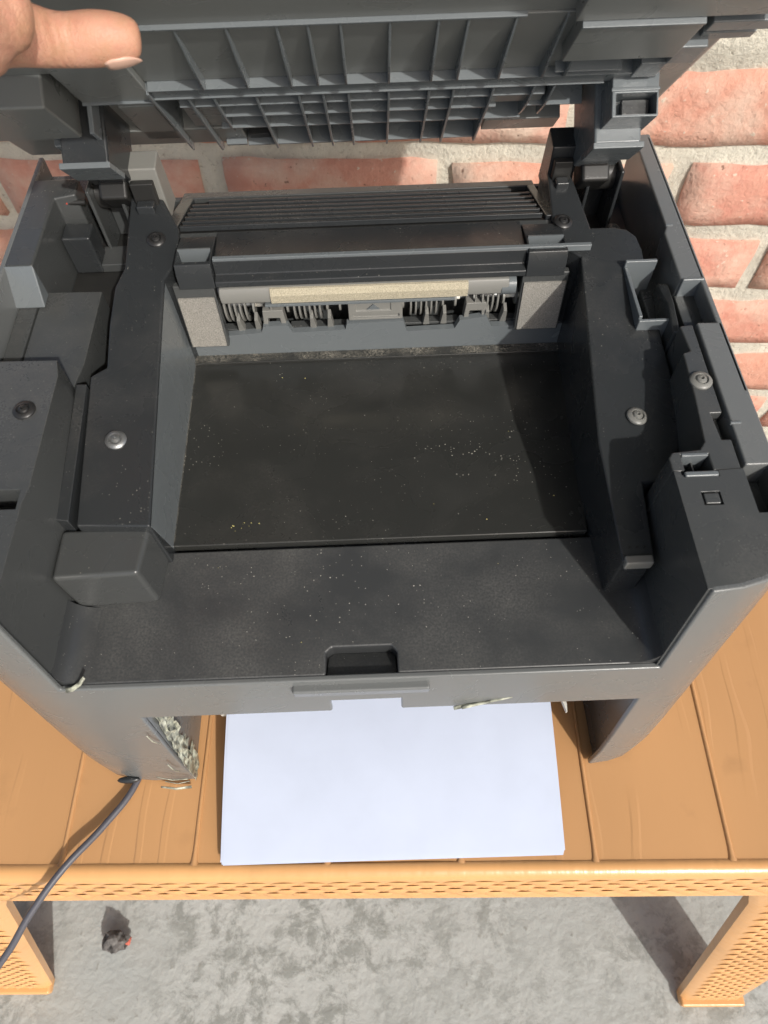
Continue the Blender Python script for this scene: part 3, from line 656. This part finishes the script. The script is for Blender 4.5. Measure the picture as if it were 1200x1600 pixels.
# ---- broken corner: torn tape and scraps on the left leg of the front cover
def strip(pts, wd, parent, name='tape_scrap', mt='tape'):
    q = MB(); n = len(pts)
    for i, p in enumerate(pts):
        a = Vector(pts[min(i+1, n-1)])-Vector(pts[max(i-1, 0)]); s = a.cross(Vector((.3, -.6, .75))).normalized()*wd*(1-.5*i/n)
        q.v += [tuple(Vector(p)-s), tuple(Vector(p)+s+Vector((0, -.0006, 0)))]
    for i in range(n-1): q.f.append((2*i, 2*i+1, 2*i+3, 2*i+2))
    o = q.build(name, M[mt], parent, smooth=True); so = o.modifiers.new('s', 'SOLIDIFY'); so.thickness = .0004; return o
rt = random.Random(3)
q = MB(); nu, nv = 6, 34                                    # crumpled tape hanging down the inner face of the leg
for j in range(nv+1):
    z = .108-.106*j/nv
    for i in range(nu+1):
        n1 = noise.noise(Vector((i*.9, j*.45, 1))); n2 = noise.noise(Vector((i*.7, j*.8, 7)))
        y = -.0262+.127*z + .0015 + (i/nu)*(.016+.004*n2) - .007*max(0, z-.03)/.08*(1-i/nu)*-1
        q.v.append((-.1118+.0022*n1+.0, y+.001*n2, z+.0015*n1))
for j in range(nv):
    for i in range(nu):
        if i == nu-1 and noise.noise(Vector((i*1.1, j*.5, 4))) > .05: continue
        k = j*(nu+1)+i; q.f.append((k, k+1, k+nu+2, k+nu+1))
o = q.build('torn_tape', M['tape'], fc); so = o.modifiers.new('s', 'SOLIDIFY'); so.thickness = .0003
for a_, b_, wd in (((-.1125, -.0262, .018), (-.1290, -.0262, .0290), .0006), ((-.1125, -.0268, .014), (-.1270, -.0270, .0165), .0004), ((-.1130, -.0248, .036), (-.1160, -.0232, .051), .0006),
                   ((-.1140, -.0285, .0030), (-.1330, -.0282, .0052), .0012), ((-.1115, -.0180, .082), (-.1150, -.0165, .096), .0005)):
    mid = tuple((a_[i]+b_[i])/2+(0, -.0012, rt.uniform(-.002, .002))[i] for i in range(3)); strip([a_, mid, b_], wd, fc)
# dent near the foot of the left leg and scuffs
q = MB(); nu, nv = 14, 8
for j in range(nv+1):
    for i in range(nu):
        a_ = 2*math.pi*i/nu; b2 = math.pi*j/nv; q.v.append((-.1530+.0075*math.sin(b2)*math.cos(a_), -.0240-.0022*math.cos(b2), .0085+.0028*math.sin(b2)*math.sin(a_)+.05*(.0075*math.sin(b2)*math.cos(a_))))
for j in range(nv):
    for i in range(nu): q.f.append((j*nu+i, j*nu+(i+1) % nu, (j+1)*nu+(i+1) % nu, (j+1)*nu+i))
q.build('foot_dent', M['plate'], fc, smooth=True)
strip([(-.1360, -.0070, .1520), (-.1325, -.0068, .1530), (-.1290, -.0050, .1545), (-.1260, -.003, .1575)], .0010, fc, 'peeled_sliver')
rt = random.Random(5); pts = []
for k in range(7): pts.append((.0470+.0050*k, -.0124+.0006*k-.0006, .1155+.0007*k+rt.uniform(-.0004, .0006)))
strip(pts, .0007, fc, 'scratched_paint'); strip([(p[0]+.004, p[1]-.0002, p[2]+.0010+.0006*i) for i, p in enumerate(pts[:6])], .0005, fc, 'scratched_paint')

# small white feed parts glimpsed in the slot
MB().box(-.0960, -.0915, .0120, .0160, .0142, .0230).build('white_latch', M['white'], pr, bevel=.001)
MB().prism([(.1235, .010), (.1265, .010), (.1258, .003), (.1252, .003)], .030, .0265).build('white_latch', M['white'], pr, bevel=.0005)

# ---- scanner lid, opened 48 degrees; lid frame: x, s (from the hinge towards its front edge), n (out of the underside)
AL = R(48); HY, HZ = .285, .235
def LT(x, s, n): return (x, HY-s*math.cos(AL)-n*math.sin(AL), HZ+s*math.sin(AL)-n*math.cos(AL))
lidb = MB(LT)
def lbox(q, x0, x1, s0, s1, n0, n1): return q.box(x0, x1, s0, s1, n0, n1)
prof_lid = []
lb = MB(LT)
lb.box(-.187, .185, -.010, .298, -.075, -.0145)
LID = lb.build('scanner_lid', M['lid'], pr, bevel=.004, seg=4, clean=True)
def lp_(name, mt, *boxes, bevel=.0004, parent=None):
    q = MB(LT)
    for b_ in boxes: q.box(*b_)
    return q.build(name, M[mt], parent or LID, bevel=bevel, clean=True)
lp_('front_band', 'lid', (-.182, .180, .1245, .268, -.0146, -.0045), bevel=.001)
lp_('band_corner', 'lid', (.0980, .180, .1276, .268, -.0050, .0012), bevel=.0006)
lp_('upper_field', 'lid', (-.0890, .1200, .0740, .1245, -.0146, -.0038))
lp_('field_edge', 'rib', (-.0890, .0800, .1238, .1252, -.0146, -.0026), bevel=.0003)
lp_('rail', 'rib', (-.0880, .1520, .0625, .0738, -.0146, -.0006)); lp_('rail_line', 'rib', (-.0880, .1520, .0728, .0738, -.001, .0004), bevel=.0002); lp_('rail_line', 'rib', (-.0880, .1300, .0625, .0634, -.001, .0004), bevel=.0002)
xr = [-.0718, -.0608, -.0402, -.0200, -.0075, .0056, .0254, .0450, .0570, .0762, .0965, .1070]
for x in xr[1:]:
    q = MB(LT); t = .0011
    e = [(.1240, -.0030), (.1000, -.0002), (.0775, .0022), (.0738, .0004), (.0738, -.006), (.1240, -.006)]
    q.add([(x-t/2,)+p for p in e]+[(x+t/2,)+p for p in e], [(0,1,2,3,4,5),(11,10,9,8,7,6)]+[(i, i+6, (i+1) % 6+6, (i+1) % 6) for i in range(6)])
    q.build('rib', M['rib'], LID, clean=True, bevel=.0002)
for x in [-.0718, -.0595, -.0390, -.0183, -.0063, .0060, .0257, .0455, .0575, .0770, .0970, .1067]:
    q = MB(LT); t = .0012
    lo = -.0165 if -.05 < x < .08 or x == -.0718 else (.012 if x < 0 else .022)
    e = [(.0624, 0), (.0500, .0012), (.0350, .0014), (.0180, .0014), (lo+.003, .0014), (lo, -.0010), (lo+.002, -.014), (.0624, -.014)]
    if lo > 0: e = [(.0624, 0), (.0500, .0012), (.0350, .0010), (lo, -.0005), (lo, -.014), (.0624, -.014)]
    n = len(e); q.add([(x-t/2,)+p for p in e]+[(x+t/2,)+p for p in e], [tuple(range(n)), tuple(range(2*n-1, n-1, -1))]+[(i, i+n, (i+1) % n+n, (i+1) % n) for i in range(n)])
    q.build('rib', M['rib'], LID, clean=True, bevel=.0002)
for s, x0, x1 in ((.0510, -.0790, .1040), (.0360, -.0590, .0820), (.0360, .0970, .1270), (.0190, -.0650, .0980)):
    lp_('cross_rib', 'rib', (x0, x1, s-.0006, s+.0006, -.0146, 0.), bevel=.0002)
lp_('lower_edge', 'rib', (-.0560, .0780, -.0115, -.0098, -.0146, 0.), bevel=.0003)
lp_('lower_edge', 'lid', (-.1300, -.0560, -.0130, .0100, -.0146, -.0030), bevel=.001)
lp_('edge_label', 'lid', (.0800, .1220, -.0040, .0120, -.0146, -.0015), bevel=.0005)
lp_('edge_bracket', 'dark', (-.0540, -.0420, -.0080, -.0020, -.0146, -.0030)); lp_('edge_bracket', 'rib', (-.0680, -.0560, -.0085, -.0060, -.0146, .0005)); 
lp_('flat_tile', 'lid', (-.0800, -.0615, .0150, .0440, -.0146, -.0030)); lp_('flat_tile', 'lid', (.0780, .1050, .0370, .0490, -.0146, -.0020))
# left side of the underside
lp_('left_panel', 'lid', (-.1240, -.0890, .0610, .1245, -.0146, -.0004), bevel=.0008)
lp_('panel_edge', 'rib', (-.1240, -.0890, .0600, .0612, -.0146, .0008), bevel=.0003)
lp_('panel_side', 'rib', (-.0893, -.0880, -.0120, .0720, -.0146, .0012), bevel=.0003)
lp_('left_lower_panel', 'lid', (-.1400, -.0893, -.0130, .0600, -.0146, -.0060), bevel=.0010)
lp_('square_cover', 'mech' if 0 else 'lid', (-.1120, -.0930, -.0040, .0460, -.0061, -.0030), bevel=.0008)
lp_('left_block', 'lid', (-.1850, -.1300, .0480, .0900, -.0146, .0115), bevel=.0014)
lp_('left_block_rear', 'lid', (-.1850, -.1460, -.0100, .0480, -.0146, .0020), bevel=.003)
lp_('left_upper_panel', 'lid', (-.1850, -.1240, .0900, .1245, -.0146, -.0020), bevel=.0010)
lp_('hinge_clip', 'rib', (-.1480, -.1200, .0300, .0420, -.006, .0130), (-.1225, -.1200, .0420, .0600, -.006, .0130), bevel=.0006)
# right side
lp_('right_plate', 'lid', (.1010, .1500, .0960, .1270, -.0146, .0030), bevel=.0005)
lp_('plate_edge', 'rib', (.1010, .1500, .1262, .1275, -.0066, .0034), bevel=.0003)
lp_('right_step', 'rib', (.1500, .1620, .0870, .1030, -.0146, .0020), bevel=.0006)
lp_('right_step', 'rib', (.1400, .1520, .0700, .0850, -.0146, .0010), bevel=.0006)
lp_('right_bar', 'rib', (.1560, .1830, .1120, .1200, -.0146, .0000), bevel=.0006); lp_('right_bar', 'rib', (.1580, .1810, .1000, .1060, -.0146, -.0020), bevel=.0006)
lp_('small_bar', 'rib', (.1020, .1330, .0790, .0800, -.0146, .0010), bevel=.0003)
q = MB(LT); q.box(.1330, .1555, .0140, .0670, -.0146, .0170)
RB = q.build('right_block', M['rib'], LID, bevel=.0008, clean=True, cuts=[MB(LT).box(.1350, .1545, .0560, .0700, .0065, .0158)])
lp_('block_plate', 'plate', (.1400, .1535, .0565, .0600, .0070, .0140), parent=RB); lp_('block_band', 'rib', (.1325, .1560, .0660, .0674, .0040, .0056), parent=RB)
# hinge arms reaching down into the towers' channels
for x0, x1 in ((-.1420, -.1180), (.1300, .1540)):
    q = MB(LT)
    q.box(x0, x1, .0100, .0500, -.0146, .0240)
    A = q.build('hinge_arm', M['rib'] if x0 > 0 else M['plate'], LID, bevel=.0014, clean=True)
    lp_('arm_lip', 'rib', (x0-.001, x1+.001, .0300, .0520, .0235, .0265), bevel=.0005, parent=A)
    MB(LT).box(x0+.004, x1-.004, -.004, .0150, .0100, .0330).build('arm_knuckle', M['dark'], A, bevel=.002, clean=True)

# ================================================================== paper
ps = empty('paper_stack', (-.0030, .0250, 0), R(-.4))
tag(ps, 'stack of white paper lying in the slot under the printer front', 'paper')
def sheet(dx, dy, dz, rz, wdt=.2065, ln=.230, curl=0.):
    q = MB(); nx, ny = 26, 40
    for j in range(ny+1):
        y = ln*j/ny
        for i in range(nx+1):
            x = (i/nx-.5)*wdt; z = .0010+.024*math.tanh(y/.095) + curl*max(0, 1-y/.03)*(.5+.5*math.sin(x*14+1))
            z += .0009*math.sin(x*26+2)*math.sin(y*24+1)
            q.v.append((x, y, z+dz))
    for j in range(ny):
        for i in range(nx): s = j*(nx+1)+i; q.f.append((s, s+1, s+nx+2, s+nx+1))
    o = q.build('sheet', M['paper'], ps); o.location = (dx, dy, 0); o.rotation_euler = (0, 0, rz)
    so = o.modifiers.new('s', 'SOLIDIFY'); so.thickness = .00012; return o
rp = random.Random(2)
for k in range(12):
    sheet(rp.uniform(-.0009, .0009), rp.uniform(-.0009, .0009)+.00022*k, k*.00055, rp.uniform(-.004, .004), curl=0)

# ================================================================== cord, stone
def curve_tube(name, pts, r, mt, parent=None):
    cu = bpy.data.curves.new(name, 'CURVE'); cu.dimensions = '3D'; cu.bevel_depth = r; cu.bevel_resolution = 5; cu.resolution_u = 12
    sp = cu.splines.new('BEZIER'); sp.bezier_points.add(len(pts)-1)
    for b_, p in zip(sp.bezier_points, pts): b_.co = p; b_.handle_left_type = b_.handle_right_type = 'AUTO'
    o = bpy.data.objects.new(name, cu); C.objects.link(o)
    dg = bpy.context.evaluated_depsgraph_get(); me = bpy.data.meshes.new_from_object(o.evaluated_get(dg)); bpy.data.objects.remove(o)
    me.name = name; o = bpy.data.objects.new(name, me); C.objects.link(o); me.materials.clear(); me.materials.append(mt); me.shade_smooth(); return o
CORD = [(-.150, .150, .0035), (-.158, .105, .0035), (-.1660, .072, .0045), (-.1800, .051, .0060), (-.2010, .026, .0085), (-.2180, .004, .0020), (-.2330, -.016, -.010), (-.2480, -.030, -.018), (-.2780, -.040, -.026), (-.330, -.045, -.05), (-.40, -.05, -.15), (-.46, -.05, -.33), (-.50, -.06, -.436), (-.62, -.10, -.4375), (-.8, -.12, -.4375)]
tag(curve_tube('cord', CORD, .0021, M['cord']), 'thin dark grey cable running from under the printer over the table edge', 'cable')
def rock(name, c, r, seed, mt, sc=(1, 1, 1)):
    bm = bmesh.new(); bmesh.ops.create_icosphere(bm, subdivisions=3, radius=r)
    for v in bm.verts:
        q_ = v.co.normalized()*1.6+Vector((seed, 0, 0)); v.co *= 1+.45*noise.noise(q_)+.22*noise.noise(q_*3)
        v.co = Vector((v.co.x*sc[0], v.co.y*sc[1], v.co.z*sc[2]))
    zmin = min(v.co.z for v in bm.verts)
    for v in bm.verts: v.co.z -= zmin
    me = bpy.data.meshes.new(name); bm.to_mesh(me); bm.free(); me.materials.append(mt); o = bpy.data.objects.new(name, me); C.objects.link(o); o.location = c; return o
st = rock('stone', (-.318, -.022, FZ), .0125, 4, M['stone'], (1.05, .9, .85)); tag(st, 'small dark rough stone with a reddish chip on the concrete floor', 'stone')
ch = rock('brick_chip', (0, 0, 0), .0045, 9, M['stonered']); ch.parent = st; ch.location = (.0115, .000, .004)

# ================================================================== hand
hand_root = empty('person', tuple(Vector(LT(-.12, .20, 0))+PO))
tag(hand_root, 'hand gripping the left edge of the open lid, thumb underneath', 'person')
HR = Vector(hand_root.location)
def skinned(name, chains, subs=2):
    """chains: list of lists of (x,s,n,radius) in lid frame; first chain is the trunk, others name the trunk vertex they start at"""
    bm = bmesh.new(); vs = []; rad = []
    def addv(p):
        vs.append(bm.verts.new(Vector(LT(*p[:3]))+PO-HR)); rad.append(p[3]); return len(vs)-1
    for start, ch_ in chains:
        prev = start
        for p in ch_:
            i = addv(p)
            if prev is not None: bm.verts.ensure_lookup_table(); bm.edges.new((vs[prev], vs[i]))
            prev = i
    me = bpy.data.meshes.new(name); bm.verts.index_update(); bm.to_mesh(me); bm.free()
    o = bpy.data.objects.new(name, me); C.objects.link(o); o.parent = hand_root
    o.modifiers.new('sk', 'SKIN').use_smooth_shade = True
    me = o.data; sk = me.skin_vertices[0].data
    for i, r_ in enumerate(rad): sk[i].radius = (r_, r_) if not isinstance(r_, tuple) else r_
    sk[0].use_root = True
    s = o.modifiers.new('ss', 'SUBSURF'); s.levels = s.render_levels = subs
    dg = bpy.context.evaluated_depsgraph_get(); nm = bpy.data.meshes.new_from_object(o.evaluated_get(dg)); o.modifiers.clear(); o.data = nm
    nm.materials.clear(); nm.materials.append(M['skin']); nm.shade_smooth(); nm.name = name
    return o
# trunk 0..3: forearm, wrist, palm; then knuckle bases; thumb under the lid; fingers over its top
chains = [
 (None, [(-.110, .345, .085, .027), (-.112, .285, .055, .024), (-.120, .235, .032, .025), (-.122, .200, .024, .022)]),
 (3, [(-.1090, .1765, .0170, .0125), (-.1000, .1650, .0150, .0105), (-.0915, .1575, .0140, .0088), (-.0825, .1575, .0135, .0096), (-.0745, .1560, .0130, .0092), (-.0682, .1540, .0125, .0076), (-.0650, .1530, .0124, .0050)]),
 (3, [(-.0965, .1930, .0200, .0125), (-.0900, .1850, .0180, .0105)]),
]
fb = [(.092, .0), (.112, .004), (.131, .003), (.148, -.003)]
for k, (s, d) in enumerate(fb):
    Ld = (1, 1.12, 1.05, .85)[k]
    s2 = s+.078; chains.append((3, [(-.160, s2, .0120, .0105), (-.190, s2+d, .0020, .0092), (-.1965, s2+d, -.0260*Ld, .0084), (-.194, s2+d, -.0480*Ld, .0076), (-.186, s2+d, -.0555*Ld, .0066)]))
hand = skinned('hand', chains)
# thumbnail
q = MB(LT); nx, ny = 8, 8
for j in range(ny+1):
    u = j/ny; hw = .62*math.sqrt(max(.05, 1-(2*max(0, u-.62)/.76)**2))*(1 if u > .2 else .75+1.25*u)
    for i in range(nx+1):
        a = R(80)+(i/nx-.5)*2*hw; rr_ = .0090-.0026*u*u
        q.v.append((LT(-.0775+.0115*u, .1560-.0022*u-math.cos(a)*rr_, .0131-.0006*u+math.sin(a)*rr_)))
for j in range(ny):
    for i in range(nx): k = j*(nx+1)+i; q.f.append((k, k+1, k+nx+2, k+nx+1))
q.v = [tuple(Vector(v)+PO-HR) for v in q.v]
o = q.build('thumbnail', M['nail'], hand, smooth=True); so = o.modifiers.new('s', 'SOLIDIFY'); so.thickness = .0006; so.offset = 0
